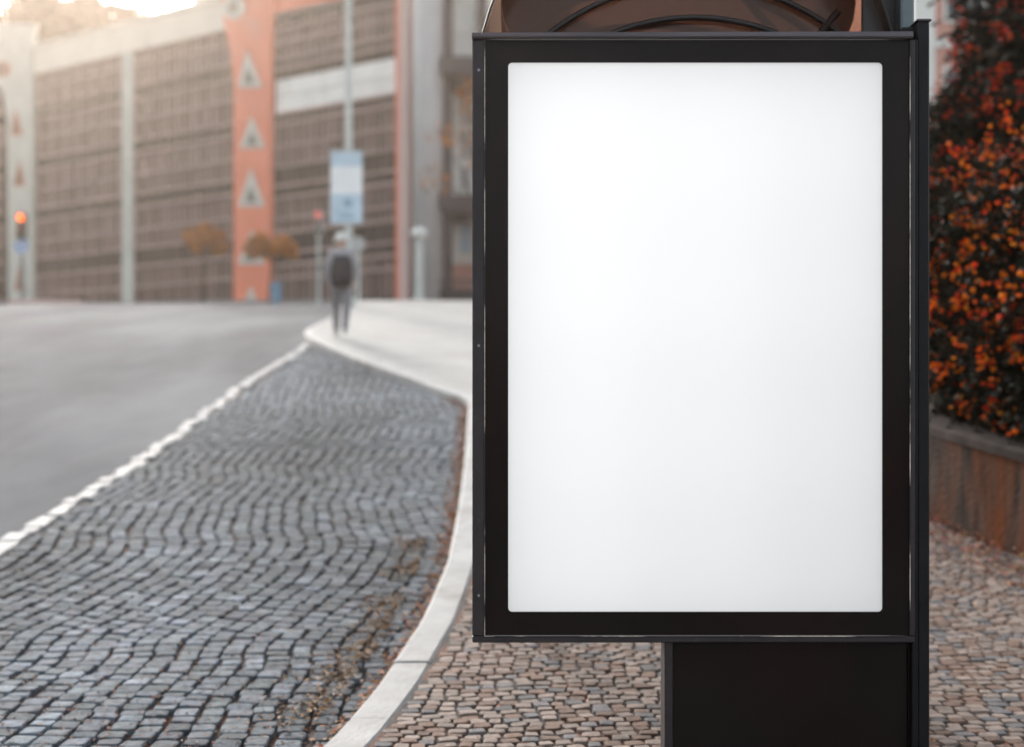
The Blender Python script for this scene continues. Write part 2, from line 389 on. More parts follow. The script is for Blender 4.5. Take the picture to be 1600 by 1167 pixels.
# ------------------------------------------------------------------ advertising light box
PX=4.5/F
def bx(px): return (px-800)*PX
def bz(py): return EYE+(HZ-py)*PX
gz=g(4.6)+PH
lb=thing('advertising_lightbox','dark metal poster cabinet with a glowing blank white face beside the kerb','billboard',(.9,4.6,gz))
yf=4.5
b=MB(); oz_=[(bx(741),bz(1000)),(bx(1423),bz(1000)),(bx(1423),bz(53)),(bx(741),bz(53))]; iz_=[(bx(746),bz(995)),(bx(1418),bz(995)),(bx(1418),bz(58)),(bx(746),bz(58))]
b.rings([[(x,yf+.16,z) for x,z in iz_],[(x,yf+.03,z) for x,z in iz_],[(x,yf+.03,z) for x,z in oz_],[(x,yf+.17,z) for x,z in oz_]]); b.build('cabinet',post_m,lb)
b=MB(); ti=[(bx(748),bz(993)),(bx(1416),bz(993)),(bx(1416),bz(60)),(bx(748),bz(60))]
b.rings([[(x,yf+.155,z) for x,z in ti],[(x,yf+.032,z) for x,z in ti]],caps=False); b.build('bounce_tray',whitep,lb)  # unseen white tray, added to bounce lamp light onto the poster's edges
NX_,NZ_=3,4
for a_i in range(NX_):
    for b_i in range(NZ_):
        la=bpy.data.lights.new('lightbox_tube','AREA'); la.shape='RECTANGLE'; la.size=1.30/NX_; la.size_y=1.86/NZ_
        la.energy=5.8/(NX_*NZ_)*(1-.085*a_i-.06*b_i); la.color=(1,.99,.98)
        lo_=bpy.data.objects.new('lightbox_tube',la); C.objects.link(lo_); lo_.rotation_euler=(R(-90),0,0)
        lo_.location=(bx(1087)+1.30*((a_i+.5)/NX_-.5),yf+.15,bz(526)+1.86*(.5-(b_i+.5)/NZ_))
b=MB()
b.box(bx(738),bx(757),yf,yf+.05,bz(993),bz(62.5),bev=.003)
b.box(bx(1422),bx(1430),yf,yf+.05,bz(993),bz(62.5),bev=.003)
b.box(bx(738),bx(1430),yf,yf+.05,bz(1003.5),bz(993.5),bev=.003); b.build('frame',frame_m,lb)
b=MB(); b.rings([[(bx(xx),y_,z_) for y_,z_ in ((yf-.012,bz(61.5)),(yf-.016,bz(59)),(yf-.012,bz(52+dz)),(yf+.04,bz(48.5+dz)),(yf+.16,bz(48.5+dz)),(yf+.16,bz(61.5)))] for xx,dz in ((737.5,1.2),(1425,-.8))]); b.build('top_lip',lip_m,lb)
# door with the black border: a ring round the poster
def rr(x0,x1,z0,z1,r,n=6):
    P=[]
    for cx,cz,a in ((x1-r,z1-r,0),(x0+r,z1-r,90),(x0+r,z0+r,180),(x1-r,z0+r,270)):
        for i in range(n+1):
            t=R(a+90*i/n); P.append((cx+r*math.cos(t),cz+r*math.sin(t)))
    return P
X0,X1,Z0,Z1=bx(794),bx(1380),bz(956),bz(97)
inn=rr(X0,X1,Z0,Z1,.013); out=rr(bx(757.5),bx(1421.5),bz(992.5),bz(62),.002)
b=MB(); b.rings([[(x,yf+.012,z) for x,z in out],[(x,yf+.008,z) for x,z in out],[(x,yf+.008,z) for x,z in inn],[(x,yf+.0135,z) for x,z in inn]],caps=False)
door=b.build('door',blackgloss,lb)
inn2=rr(X0-.004,X1+.004,Z0-.004,Z1+.004,.015)
b=MB(); b.poly([(x,yf+.0145,z) for x,z in inn2][::-1]); b.build('poster',poster,lb)
# worn edges of the door
for x0_,x1_,y0_,y1_ in ((756.9,757.9,64,993),(758,1421.5,993,993.9),(1421.6,1422.5,64,992.8)):
    b=MB(); b.box(bx(x0_),bx(x1_),yf-.0015,yf+.004,bz(y1_),bz(y0_)); b.build('worn_edge',wear,lb)
for sx,sy in ((748,540),(748,110),(748,930)):
    b=MB(); b.lathe([(.0001,0),(.0045,0),(.0045,.002),(.0001,.0024)],12,0,Matrix.Translation((bx(sx),yf+.0005,bz(sy)))@Matrix.Rotation(R(90),4,'X')); b.build('screw',screw_m,lb)
b=MB(); b.box(bx(1047),bx(1424),yf+.045,yf+.15,gz-.02,bz(1001),bev=.003); b.box(bx(1424.5),bx(1426.5),yf+.04,yf+.15,gz-.02,bz(994)); b.build('pedestal',blackgloss,lb)
b=MB(); b.box(bx(1040),bx(1053),yf+.028,yf+.15,gz-.02,bz(1003.7),bev=.003); b.build('pedestal_edge',frame_m,lb)
b=MB(); b.box(bx(990),bx(1480),yf-.02,yf+.24,gz-.03,gz+.02,bev=.004); b.build('base_plate',post_m,lb)
b=MB(); b.box(bx(1427.5),bx(1437),yf+.015,yf+.2,gz,bz(60),bev=.003); b.box(bx(1437.5),bx(1457),yf+.03,yf+.2,gz,bz(30),bev=.005); b.box(bx(1418),bx(1457),yf+.07,yf+.2,bz(50),bz(33),bev=.004); b.build('side_post',post_m,lb)
b=MB(); b.box(bx(1436),bx(1460),yf+.025,yf+.205,bz(30),bz(26),bev=.003); b.build('post_cap',lip_m,lb)

# ------------------------------------------------------------------ bus shelter behind it
sh=thing('bus_shelter','bus shelter with brown smoked barrel roof rising behind the poster cabinet','bus shelter',(.6,6,gz))
cx=.585; a_=.697; bb_=.46; zs=EYE+1.20
def arch(y,A=a_,B=bb_,n=28,lo=0,hi=180): return [(cx+A*math.cos(R(lo+(hi-lo)*i/n)),y,zs+B*math.sin(R(lo+(hi-lo)*i/n))) for i in range(n+1)]
def vault(y,e=0): return [(cx+(.714-e)*math.cos(R(12+156*i/28)),y,zs-.179+(.86-e)*math.sin(R(12+156*i/28))) for i in range(29)]
YE=7.6
b=MB(); ys_=[4.74,5.4,6.0,6.7,YE]
b.rings([vault(y) for y in ys_]+[vault(y,.006) for y in ys_[::-1]],closed=False,caps=False)
b.build('roof',smoke,sh,smooth=True)
b=MB(); b.tube(vault(4.74),.004,8); b.build('roof_edge',rib_m,sh)
for y in (5.42,5.98,6.75):
    b=MB(); b.tube(arch(y,a_-.02,bb_-.02),.016,8); b.build('rib',rib_m,sh,smooth=True)
# bulging inner lining under the vault, closed by a brown end panel
def loop(y,e=0): return [(cx+(.625-e)*math.cos(2*math.pi*i/40),y,zs+.25+(.372-e)*math.sin(2*math.pi*i/40)) for i in range(40)]
b=MB(); b.rings([loop(5.0),loop(6.2),loop(7.4)],caps=False); b.build('lining',smoke2,sh,smooth=True)
b=MB(); b.rings([loop(5.0,.004),loop(5.006,.004)]); b.build('end_panel',smoke2,sh)
kk_=4.975/F
for cy_,r_,lo in ((338,364,40),(368,340,50)):
    b=MB(); b.tube([((1085-800+r_*math.cos(R(a)))*kk_,4.975,EYE+(HZ-cy_+r_*math.sin(R(a)))*kk_) for a in range(lo,181-lo,4)],.011,8); b.build('hoop',rib_m,sh,smooth=True)
for xx in (cx-a_+.045,cx+a_-.045):
    b=MB(); b.box(xx-.03,xx+.03,4.8,YE,zs-.06,zs+.005,bev=.005); b.build('eave_beam',post_m,sh)
    b=MB(); b.box(xx-.035,xx+.035,YE-.1,YE-.03,g(YE)+PH-.02,zs-.06,bev=.006); b.build('post',post_m,sh)
b=MB(); b.box(bx(1352)*1.06,bx(1409)*1.06,4.80,4.83,g(4.8)+PH,EYE+1.9,bev=.004); b.build('dark_filler',rib_m,sh)  # dark board added to close a pale gap and darken the roof's right end
b=MB(); b.box(bx(1413)*1.04,bx(1434)*1.04,4.72,4.80,g(4.75)+PH,EYE+1.9,bev=.006); b.build('post',galv,sh)
b=MB(); b.tube([(cx+.42,4.9,zs+.05),(cx+.56,5.0,zs+.22)],.012,6); b.tube([(cx+.25,5.1,zs+.3),(cx+.5,5.2,zs+.05)],.016,6); b.build('brace',rib_m,sh)
b=MB(); b.box(cx+.1,cx+a_-.06,5.2,7.2,g(6.2)+PH+.55,g(6.2)+PH+.60,bev=.01); b.build('bench_seat',galv,sh)
for yy in (5.5,6.9):
    b=MB(); b.tube([(cx+.38,yy,g(yy)+PH-.02),(cx+.38,yy,g(6.2)+PH+.55)],.025,8); b.build('bench_leg',galv,sh)

# ------------------------------------------------------------------ planter wall and flowering shrubs
pw=thing('planter_wall','low rust stained concrete wall under the orange flowering shrubs','wall',(wx(9),9,g(9)))
b=MB(); ys_=yl(4,24,.5); b.rings([[(wx(y)+.0,y,g(y)-.05),(wx(y)+.012*math.sin(y*3),y,g(y)+PH+.598),(wx(y)+.28,y,g(y)+PH+.598),(wx(y)+.28,y,g(y)-.05)] for y in ys_]); b.build('wall',wallm,pw)
b=MB(); b.rings([[(wx(y)-.015,y,g(y)+PH+.60),(wx(y)-.015,y,g(y)+PH+.655),(wx(y)+.01,y,g(y)+PH+.665),(wx(y)+.29,y,g(y)+PH+.665),(wx(y)+.29,y,g(y)+PH+.60)] for y in ys_]); b.build('coping',coping,pw)
sheet('planting_bed',yl(4,24,.5),lambda y:wx(y)+.28,lambda y:14,.66,soil)
def shrub(name,label,blobs,nleaf,nflow,fcols,ls,base,stems):
    o=thing(name,label,'shrub',base,None)
    tot=sum((r[0]*r[1]*r[2])**(2/3) for c,r in blobs)
    L=MB(); Fm=MB()
    for c,r in blobs:
        share=(r[0]*r[1]*r[2])**(2/3)/tot
        n=int(nleaf*share); nf=int(nflow*share)
        # leaves grow in sprigs: each sprig a short drooping twig of leaves
        k=0
        while k<n:
            d=Vector((random.gauss(0,1),random.gauss(0,1),random.gauss(0,1))).normalized()
            if d.x>.45 and random.random()<.7: continue
            rad=random.uniform(.55,1.05)+.10*math.sin(d.x*9+c[0]*5)+.12*math.sin(d.z*11+d.y*7)
            p=Vector(c)+Vector((d.x*r[0],d.y*r[1],d.z*r[2]))*rad
            dr=(d+Vector((random.gauss(0,.4),random.gauss(0,.4),random.gauss(-.3,.4)))).normalized()
            for s in range(9):
                q=p+dr*(s*.026)+Vector((random.gauss(0,.014),random.gauss(0,.014),-.004*s*s*.3))
                t=random.random(); h=random.uniform(.6,1.3)
                col=(.016*h,.016*h,.009*h) if t<.6 else ((.034*h,.020*h,.009*h) if t<.85 else (.024*h,.029*h,.025*h))
                leafquad(L,q,ls*random.uniform(.6,1.25),col,Vector((random.gauss(0,1),random.gauss(0,1),random.gauss(.6,.8))).normalized()); k+=1
        k=0
        while k<nf:
            d=Vector((random.gauss(0,1),random.gauss(0,1),random.gauss(0,1))).normalized()
            if d.x>.5: continue
            if random.random()<(.45 if d.z<-.1 else 0)+(.35 if c[2]+d.z*r[2]<base[2]+.55 else 0): continue
            if NZ.noise(Vector(c)*1.3+Vector((d.x*r[0],d.y*r[1],d.z*r[2]))*3.2)<random.uniform(-.22,.22): continue
            rad=random.uniform(.93,1.17)+.10*math.sin(d.x*9+c[0]*5)+.12*math.sin(d.z*11+d.y*7)
            ctr=Vector(c)+Vector((d.x*r[0],d.y*r[1],d.z*r[2]))*rad
            for q_ in range(random.choice([1,2,3,4,6])):
                cc=random.choice(fcols); cc=tuple(v*random.uniform(.75,1.1) for v in cc)
                e=ctr+Vector((random.gauss(0,.03),random.gauss(0,.03),random.gauss(0,.035))); s0=random.uniform(.013,.023)
                for u in range(7):
                    dd=Vector((random.gauss(0,1),random.gauss(0,1),random.gauss(0,1))).normalized()
                    leafquad(Fm,e+dd*s0*.6,s0*.95,cc,(dd+Vector((0,0,.3))).normalized())
            k+=1
    L.build('foliage',leaf_m,o); tag(Fm.build('flowers',flower_m,o),kind='stuff')
    S=MB()
    for p0,p1 in stems:
        p0=Vector(p0); p1=Vector(p1); mid=(p0+p1)/2+Vector((random.gauss(0,.08),random.gauss(0,.08),0)); S.tube([p0,mid,p1],[.03,.022,.008],6)
    S.build('stems',bark,o)
    return o
OR=[(.95,.22,.01),(.92,.14,.01),(.85,.06,.012),(.95,.28,.01)]; RD=[(.72,.07,.02),(.62,.05,.025),(.80,.12,.015),(.5,.035,.02)]
zb=lambda y:g(y)+PH+.68
nb=[((3.95,9.6,zb(9.6)+.85),(.95,1.2,.95)),((4.4,8.3,zb(8.3)+.7),(1.0,1.1,.85)),((3.7,10.9,zb(10.9)+.95),(.85,1.0,1.0)),((4.0,9.9,zb(10)+1.45),(.8,1.0,.62)),((3.8,10.1,zb(10)+.25),(.78,1.6,.42))]
shrub('flowering_shrub','dense shrub of bright orange flowers spilling over the rust stained wall',nb,70000,1500,OR,.034,(4.2,9.6,zb(9.6)),[((4.2+random.uniform(-.2,.2),9.6+random.uniform(-.8,.8),zb(9.6)-.1),(4.1+random.uniform(-.6,.5),9.6+random.uniform(-1,1.2),zb(9.6)+random.uniform(.9,1.6))) for i in range(12)])
fb=[((4.6,13.2,zb(13)+1.5),(1.15,1.3,1.25)),((5.15,13.4,zb(13)+2.9),(.8,1.3,.95)),((5.3,12.3,zb(12)+2.6),(1.1,1.2,1.2)),((4.5,13.0,zb(13)+1.8),(.9,.9,.9)),((4.8,13.0,zb(13)+2.25),(.9,.9,.72)),((5.2,13.2,zb(13)+3.3),(1.0,1.2,1.2)),((3.9,14.6,zb(14)+1.0),(1,1.3,1.1)),((5.6,12.0,zb(12)+4.0),(1.2,1.2,1.0))]
shrub('flowering_shrub','tall dark shrub with small red flowers rising behind the orange shrub',fb,90000,1500,RD,.044,(4.7,13.2,zb(13)),[((4.7+random.uniform(-.2,.2),13.2+random.uniform(-.5,.5),zb(13)-.1),(4.7+random.uniform(-.7,.8),13.1+random.uniform(-.8,.8),zb(13)+random.uniform(1.5,3.4))) for i in range(12)])

# ------------------------------------------------------------------ trees
def tree(name,label,base,h,cr,cz,cols,nleaf,ls,trunk_r,group=None,nl=9,squash=.75,blob=5,lean=(0,0),gap=.35,seed=1):
    rnd=random.getstate(); random.seed(seed)
    base=Vector(base); o=thing(name,label,'tree',base,group)
    T=MB(); top=base+Vector((lean[0],lean[1],h*.72))
    T.tube([base-Vector((0,0,.2)),base+Vector((lean[0]*.3,0,h*.3)),base+Vector((lean[0]*.6,lean[1]*.5,h*.5)),top],[trunk_r*1.3,trunk_r,trunk_r*.8,trunk_r*.4],8)
    ends=[]
    for i in range(nl):
        a=2*math.pi*i/nl+random.uniform(-.3,.3); s=base+(top-base)*random.uniform(.5,.95)
        e=base+Vector((lean[0],lean[1],cz))+Vector((math.cos(a)*cr*random.uniform(.5,.95),math.sin(a)*cr*random.uniform(.5,.95),random.uniform(-.6,.9)*cr*squash))
        T.tube([s,(s+e)/2+Vector((0,0,.06*h)),e],[trunk_r*.45,trunk_r*.28,trunk_r*.1],5); ends.append(e)
    T.build('trunk',bark,o)
    L=MB(); cl=[(e,cr*random.uniform(.28,.5)) for e in ends]+[(base+Vector((lean[0],lean[1],cz))+Vector((random.gauss(0,cr*.4),random.gauss(0,cr*.4),random.gauss(0,cr*.35*squash))),cr*random.uniform(.3,.5)) for i in range(blob)]
    for i in range(nleaf):
        c,r=random.choice(cl); d=Vector((random.gauss(0,1),random.gauss(0,1),random.gauss(0,.8))).normalized()*random.uniform(.35,1)**.6*r
        cc=random.choice(cols); kk=random.uniform(.65,1.25)
        leafquad(L,c+d,ls*random.uniform(.6,1.3),tuple(v*kk for v in cc),Vector((random.gauss(0,1),random.gauss(0,1),random.gauss(.4,.8))).normalized())
    L.build('crown',litter,o); random.setstate(rnd); return o
AU=[(.60,.20,.015),(.50,.15,.015),(.62,.26,.02),(.34,.12,.02)]
p=at(316,470,72); tree('street_tree','small orange autumn tree left of the orange pillar',(p.x,72,g(72)),4.0,.95,3.0,AU,3200,.15,.06,'autumn street trees',6,.7,4,(.2,0),seed=3)
p=at(420,470,66); tree('street_tree','low orange autumn tree in front of the orange pillar',(p.x,66,g(66)),3.3,1.1,2.6,AU,1700,.14,.05,'autumn street trees',6,.28,3,(.25,0),seed=4)
p=at(748,470,42); tree('street_tree','sparse autumn tree half hidden by the poster cabinet',(p.x,42,g(42)),6.0,1.45,4.3,AU+[(.16,.13,.05)],700,.085,.08,'autumn street trees',10,1.4,4,(0,0),seed=5)
BR=[(.10,.055,.025),(.15,.075,.03),(.07,.045,.02)]
for i,(px,h,cr,lab) in enumerate(((-60,25,7,'broad brown tree furthest left above the hall roof'),(40,24.5,6.5,'brown tree above the pale pillar behind the hall roof'),(120,26,5.5,'tall brown tree rising behind the cream fascia'),(185,27,5,'brown tree behind the roof left of the rooftop house'))):
    Y=128+i*3; X=(px-800)/F*Y; tree('tall_tree',lab,(X,Y,g(Y)),h+3,cr,h+3-cr*.8,BR,9000,.5,.35,'trees behind the hall',10,.8,6,seed=20+i)

# ------------------------------------------------------------------ far hall with louvred front
D4=85.0
def fd(px): return D4*615/(536+.233*(px-60))
TV=Vector((1.368,-1,0)).normalized(); NV=Vector((-1,-1.368,0)).normalized()   # along (rightwards), outwards
def fp(px,py=None,off=0,z=None):
    d=fd(px); p=Vector(((px-800)/F*d,d,(EYE+(HZ-py)/F*d) if z is None else z)); return p+NV*off
O0=fp(400,477); 
def S(px): return (fp(px,477)-O0).dot(TV)                 # metres along the front
def P3(s,z,off=0): q=O0+TV*s+NV*off; return Vector((q.x,q.y,z))
def Hh(py,px=365): return EYE+(HZ-py)/F*fd(px)
TH=Matrix(((TV.x,-NV.x,0,O0.x),(TV.y,-NV.y,0,O0.y),(0,0,1,0),(0,0,0,1)))  # local (s, inwards, z)
hall=thing('exhibition_hall','long louvred hall with orange and pale pillars across the end of the street','building',(O0.x,O0.y,g(O0.y)))
sL,sR=S(-420),S(645); zbase=4.0
b=MB(); b.box(sL,sR-.05,.5,26,zbase,Hh(46),0,None,TH); b.build('wall',darkc,hall)
b=MB(); b.box(sL,sR,-.3,26.3,Hh(46)+1.72,Hh(46)+2.0,0,None,TH); b.build('roof',cream,hall)
def rows(types,ys,px0,px1,nm):
    for k,t in enumerate(types):
        z1,z0=Hh(ys[k]),Hh(ys[k+1]); b=MB(); s=S(px0); e=S(px1); i=0
        if t=='W':
            while s<e-.01:
                s2=min(e,s+1.35); kk=random.uniform(.92,1.02)
                b.box(s+.02,s2-.02,.0,.3,z0+.05,(z0+z1)/2-.03,0,(.88*kk,.865*kk,.81*kk),TH); kk=random.uniform(.92,1.02)
                b.box(s+.02,s2-.02,.0,.3,(z0+z1)/2+.03,z1-.05,0,(.9*kk,.88*kk,.83*kk),TH); s=s2
            b.build('white_band',panel_m,hall); continue
        base={'L':.075,'M':.05,'D':.018}[t]; step=.49; run=1.0
        while s<e-.01:
            s2=min(e,s+step)
            if i%2==0 or random.random()<.4: run=random.choice([.3,.6,.8,1,1.3,1.8,2.3] if t!='D' else [.7,1,1.3,2])
            kk=base*run*random.uniform(.9,1.1)
            b.box(s,s2,.18,.4,z0,z1,0,(kk*1.15,kk*.82,kk*.78),TH)
            b.box(s-(.075 if i%3==0 else .04),s+(.075 if i%3==0 else .04),-.05 if i%3==0 else .05,.18,z0,z1,1,(.30,.20,.18) if t!='D' else (.08,.05,.047),TH)
            s=s2; i+=1
        b.box(S(px0),e,-.14,.10,z1-.10,z1+.05,1,(.40,.28,.25),TH)
        b.build('louvre_band',[panel_m,panel_m],hall)
yA=[46,69,100,125,157,192,215,249,281,304,340,371,402,435,481]; tA='LLDLLDLLDLLDMM'
yB=[40,62,84,108,122,139,191,207,240,270,300,318,350,371,402,420,440,481]; tB='DLLDDWDLLDDLLDDMM'
rows(tA,yA,-300,2,'a'); rows(tA,yA,60,194,'a'); rows(tA,yA,211,366,'a'); rows(tB,yB,431,628,'b')
def prism(poly,o0,o1,m,name,root,extra=None):
    b=MB(); pts=[(S(x),Hh_at(x,y)) for x,y in poly]
    b.rings([[TH@Vector((s,-o1,z)) for s,z in pts],[TH@Vector((s,-o0,z)) for s,z in pts]]); return b.build(name,m,root)
def Hh_at(x,y): return EYE+(HZ-y)/F*fd(x)
# fascias
b=MB(); b.box(sL,S(366),-.2,.5,Hh(46)+.02,Hh(46)+1.72,0,None,TH); b.build('fascia',cream,hall)
b=MB(); b.box(S(431),S(640),-.2,.5,Hh(40)+.05,Hh(46)+5.0,0,None,TH); b.build('fascia',orange_m,hall)
b=MB(); b.box(S(194),S(211),-.18,.5,zbase,Hh(46)+.02,0,None,TH); b.build('pilaster',pale,hall)
b=MB(); b.box(S(628),S(634),-.55,.5,zbase,Hh(46)-.0,0,None,TH); b.build('pilaster',orange_m,hall)
b=MB(); b.box(S(634),S(648),-.56,.5,zbase,Hh(46)+5,0,None,TH); b.build('pilaster',pinkedge,hall)
# orange tapering pillar
pl=prism([(372,488),(371.5,130),(366,80),(357,38),(346,-30),(344,-60),(446,-60),(440,-10),(432,22),(429,130),(428,488)],.0,.35,orange_m,'pillar',hall)
def opening(poly,circ,root,o,mo,mi,shrink=.5,dx=0,dy=.18):
    pts=poly; cxp=sum(p[0] for p in pts)/len(pts); cyp=sum(p[1] for p in pts)/len(pts)
    prism(pts,o,o+.06,mo,'opening_surround',root)
    prism([(cxp+dx+(x-cxp)*shrink,cyp+dy*20+(y-cyp)*shrink) for x,y in pts],o+.06,o+.1,mi,'opening',root)
def circ(cx_,cy_,r): return [(cx_+r*math.cos(2*math.pi*i/20),cy_-r*math.sin(2*math.pi*i/20)) for i in range(20)]
opening(circ(372,14,19),1,hall,.36,tri_pale,tri_dark,.45,0,.05)
for ax,ay,x0,x1,y_ in ((393,80,380,417,139),(401,184,383,421,233),(400,265,380,421,324),(401,360,379,421,414),(400,448,386,412,482)):
    opening([(ax,ay),(x1,y_),(x0,y_)],0,hall,.36,tri_pale,tri_dark,.42,0,.25)
# pale tapering pillar on the left
prism([(20,500),(18,190),(12,150),(-6,105),(-40,70),(-60,40),(60,40),(57,100),(57,500)][::1],.0,.35,pale,'pillar',hall)
opening(circ(12,110,12),1,hall,.36,tri_rust,tri_dark,.5,0,.0)
for ax,ay,x0,x1,y_ in ((32,172,25,43,213),(38,252,29,46,292),(39,335,30,47,372),(39,415,30,48,455)):
    opening([(ax,ay),(x1,y_),(x0,y_)],0,hall,.36,tri_rust,tri_dark,.35,0,.2)
# rooftop volumes
zr=Hh(46)+2.0
b=MB(); b.box(S(215),S(365),2.5,12,zr,zr+1.3,0,None,TH); b.box(S(235),S(330),3.5,11,zr+1.3,zr+3.6,0,None,TH); b.build('plant_room',cream,hall)
b=MB(); b.box(S(130),S(205),5,14,zr,zr+1.6,0,None,TH); b.build('plant_room',pinkw,hall)
b=MB(); b.rings([[TH@Vector(q) for q in ((S(122),4.5,zr+1.6),(S(212),4.5,zr+1.6),(S(212),14.5,zr+1.6),(S(122),14.5,zr+1.6))],[TH@Vector(q) for q in ((S(140),9,zr+3.4),(S(195),9,zr+3.4),(S(195),10,zr+3.4),(S(140),10,zr+3.4))]]); b.build('plant_roof',roofm,hall)
# pavement along the hall
b=MB(); n=60
for i in range(n+1):
    s=sL+(sR+8-sL)*i/n
    for off in (.3,6.0):
        q=P3(s,0,off); b.v.append((q.x,q.y,g(q.y)+.12))
    q=P3(s,0,6.0); b.v.append((q.x,q.y,g(q.y)-.05))
for i in range(n):
    k=i*3
    for j in (0,1): b.face([k+j,k+j+1,k+j+4,k+j+3])
tag(b.build('far_pavement',paving),kind='structure')

# ------------------------------------------------------------------ grey office block to the right of the hall
Y2=74; k2=F/Y2
def ox(px,Y=Y2): return (px-800)/F*Y
def oz(py,Y=Y2): return EYE+(HZ-py)/F*Y
of=thing('office_block','grey office block with a round column and dark beams beside the poster cabinet','building',(ox(720),Y2,g(Y2)))
b=MB(); b.lathe([(.76,oz(480)-.6),(.76,oz(-120))],28,0,Matrix.Translation((ox(669),Y2,0))); b.build('column',greyc,of,smooth=True)
b=MB(); b.box(ox(694),ox(900),Y2+4,Y2+16,oz(480)-1,oz(-160)); b.build('wall',stonew,of)
for y0,y1 in ((120,94),(332,308)):
    b=MB(); b.box(ox(690),ox(900),Y2-.8,Y2+3.9,oz(y0),oz(y1)); b.build('beam',darkc,of)
for px0,px1 in ((689,706),(745,760),(820,835)):
    b=MB(); b.box(ox(px0),ox(px1),Y2,Y2+1.2,oz(480)-.6,oz(-150)); b.build('pillar',darkc,of)
for py0,py1 in ((88,50),(46,6),(2,-40)):
    for px0 in (708,762,838):
        b=MB(); b.box(ox(px0,Y2+1),ox(px0+36,Y2+1),Y2+1,Y2+1.2,oz(py0),oz(py1),bev=.03); b.build('cladding',stonew,of)
for i,(py0,py1) in enumerate(((300,262),(250,205),(198,150),(395,352))):
    for px0 in (716,770,840):
        b=MB(); b.box(ox(px0,Y2+4)+.1,ox(px0+20,Y2+4),Y2+3.9,Y2+4.05,oz(py0,Y2+4),oz(py1,Y2+4)); w_=b.build('window',greyc if i<3 else signblue,of)
        b=MB(); b.box(ox(px0,Y2+4)-.0,ox(px0+22,Y2+4),Y2+3.8,Y2+4.05,oz(py0+2,Y2+4),oz(py0,Y2+4)); b.build('sill',stonew,w_)
b=MB(); b.box(ox(694),ox(900),Y2+2.6,Y2+3.4,oz(480)-1,oz(404)); b.build('low_wall',pinkw,of)
rl=thing('railing','dark railing at the foot of the office block','railing',(ox(715,66),66,g(66)))
b=MB(); 
for i in range(34): x=ox(690,66)+i*.16; b.box(x,x+.05,66,66.05,g(66),oz(440,66))
b.build('bars',darkc,rl)
b=MB(); b.box(ox(690,66)-.1,ox(690,66)+5.6,65.97,66.08,oz(440,66),oz(437,66)); b.box(ox(690,66)-.1,ox(690,66)+5.6,66.06,66.12,g(66)+.12,oz(452,66)); b.build('rail',darkc,rl)

# ------------------------------------------------------------------ pink house behind the shrubs
Yp=46
hp=thing('apartment_house','pink rendered house with a pale corner behind the flowering shrubs','building',(ox(1600,Yp),Yp,g(Yp)))
b=MB(); b.box(ox(1440,Yp),ox(2300,Yp),Yp,Yp+14,g(Yp)-1,EYE+17); b.build('wall',pinkw,hp)
b=MB(); b.box(ox(1424,Yp),ox(1458,Yp),Yp-.25,Yp+.1,g(Yp)-1,EYE+17,bev=.03); b.build('corner_pilaster',stonew,hp)
b=MB(); b.box(ox(1424,Yp),ox(2310,Yp),Yp-.5,Yp+14.4,EYE+17,EYE+17.6,bev=.05); b.build('roof',cream,hp)
b=MB(); b.box(ox(1459,Yp),ox(2300,Yp),Yp-.12,Yp+.02,EYE+11.9,EYE+12.15); b.build('string_course',stonew,hp)
for r_ in range(4):
    for c_ in range(5):
        x=ox(1478,Yp)+c_*3.3; z=EYE+2.2+r_*3.4+.4+(.0)
        b=MB(); b.box(x-.1,x+1.3,Yp-.08,Yp+.05,z-.1,z+1.9); f_=b.build('window',stonew,hp)
        b=MB(); b.box(x,x+1.2,Yp-.1,Yp-.06,z,z+1.8); b.build('pane',glassd,f_)

# ------------------------------------------------------------------ street furniture
def traffic_light(px,Y,top,label,lit,sign):
    X=ox(px,Y); z0=g(Y); zt=oz(top,Y); o=thing('traffic_light',label,'traffic light',(X,Y,z0),'traffic lights at the crossing')
    b=MB(); b.lathe([(.14,z0-.05),(.14,z0+.12),(.075,z0+.16),(.06,zt-.9)],14,0,Matrix.Translation((X,Y,0))); b.build('pole',polem if not lit else galv,o,smooth=False)
    b=MB(); b.box(X-.16,X+.16,Y-.16,Y+.14,zt-1.02,zt,bev=.04); hd=b.build('signal_head',black if lit else greyc,o)
    for i in range(3):
        zc=zt-.18-i*.33; T=Matrix.Translation((X,Y-.165,zc))@Matrix.Rotation(R(90),4,'X')
        b=MB(); b.lathe([(.001,.05),(.06,.045),(.12,.015),(.125,0)],18,0,T)
        m_=(lampred if lit else lampred2) if i==0 else (lampoff if i==1 else lampgrn)
        if lit and i==1: m_=lampoff
        b.build('lamp',m_,hd,smooth=True)
        b=MB(); P=[]
        for k in range(11):
            a=R(-10+200*k/10); P.append((math.cos(a)*.135,math.sin(a)*.135))
        b.rings([[(X+u,Y-.16,zc+w_) for u,w_ in P],[(X+u,Y-.38,zc+w_-.02) for u,w_ in P]],closed=False,caps=False); b.build('visor',black,hd)
    if sign:
        zc=oz(385,Y); b=MB(); b.lathe([(.001,-.01),(.29,-.01),(.29,.01),(.001,.012)],28,0,Matrix.Translation((X,Y-.12,zc))@Matrix.Rotation(R(90),4,'X')); sg=b.build('round_sign',signblue,o)
        b=MB(); b.lathe([(.001,.013),(.24,.0135),(.24,.018),(.001,.019)],28,0,Matrix.Translation((X,Y-.12,zc))@Matrix.Rotation(R(90),4,'X')); b.build('sign_face',signdeep,sg)
        b=MB(); T=Matrix.Translation((X,Y-.145,zc))@Matrix.Rotation(R(-45),4,'Y')
        b.box(-.025,.025,-.004,.004,-.14,.08,0,None,T); b.rings([[T@Vector((u,y_,w_)) for u,w_ in ((-.08,.06),(.08,.06),(0,.17))] for y_ in (-.004,.004)]); b.build('arrow',signwhite,sg)
    return o
traffic_light(35,52,333,'traffic light with a lit orange red lamp over a round blue sign',True,True)
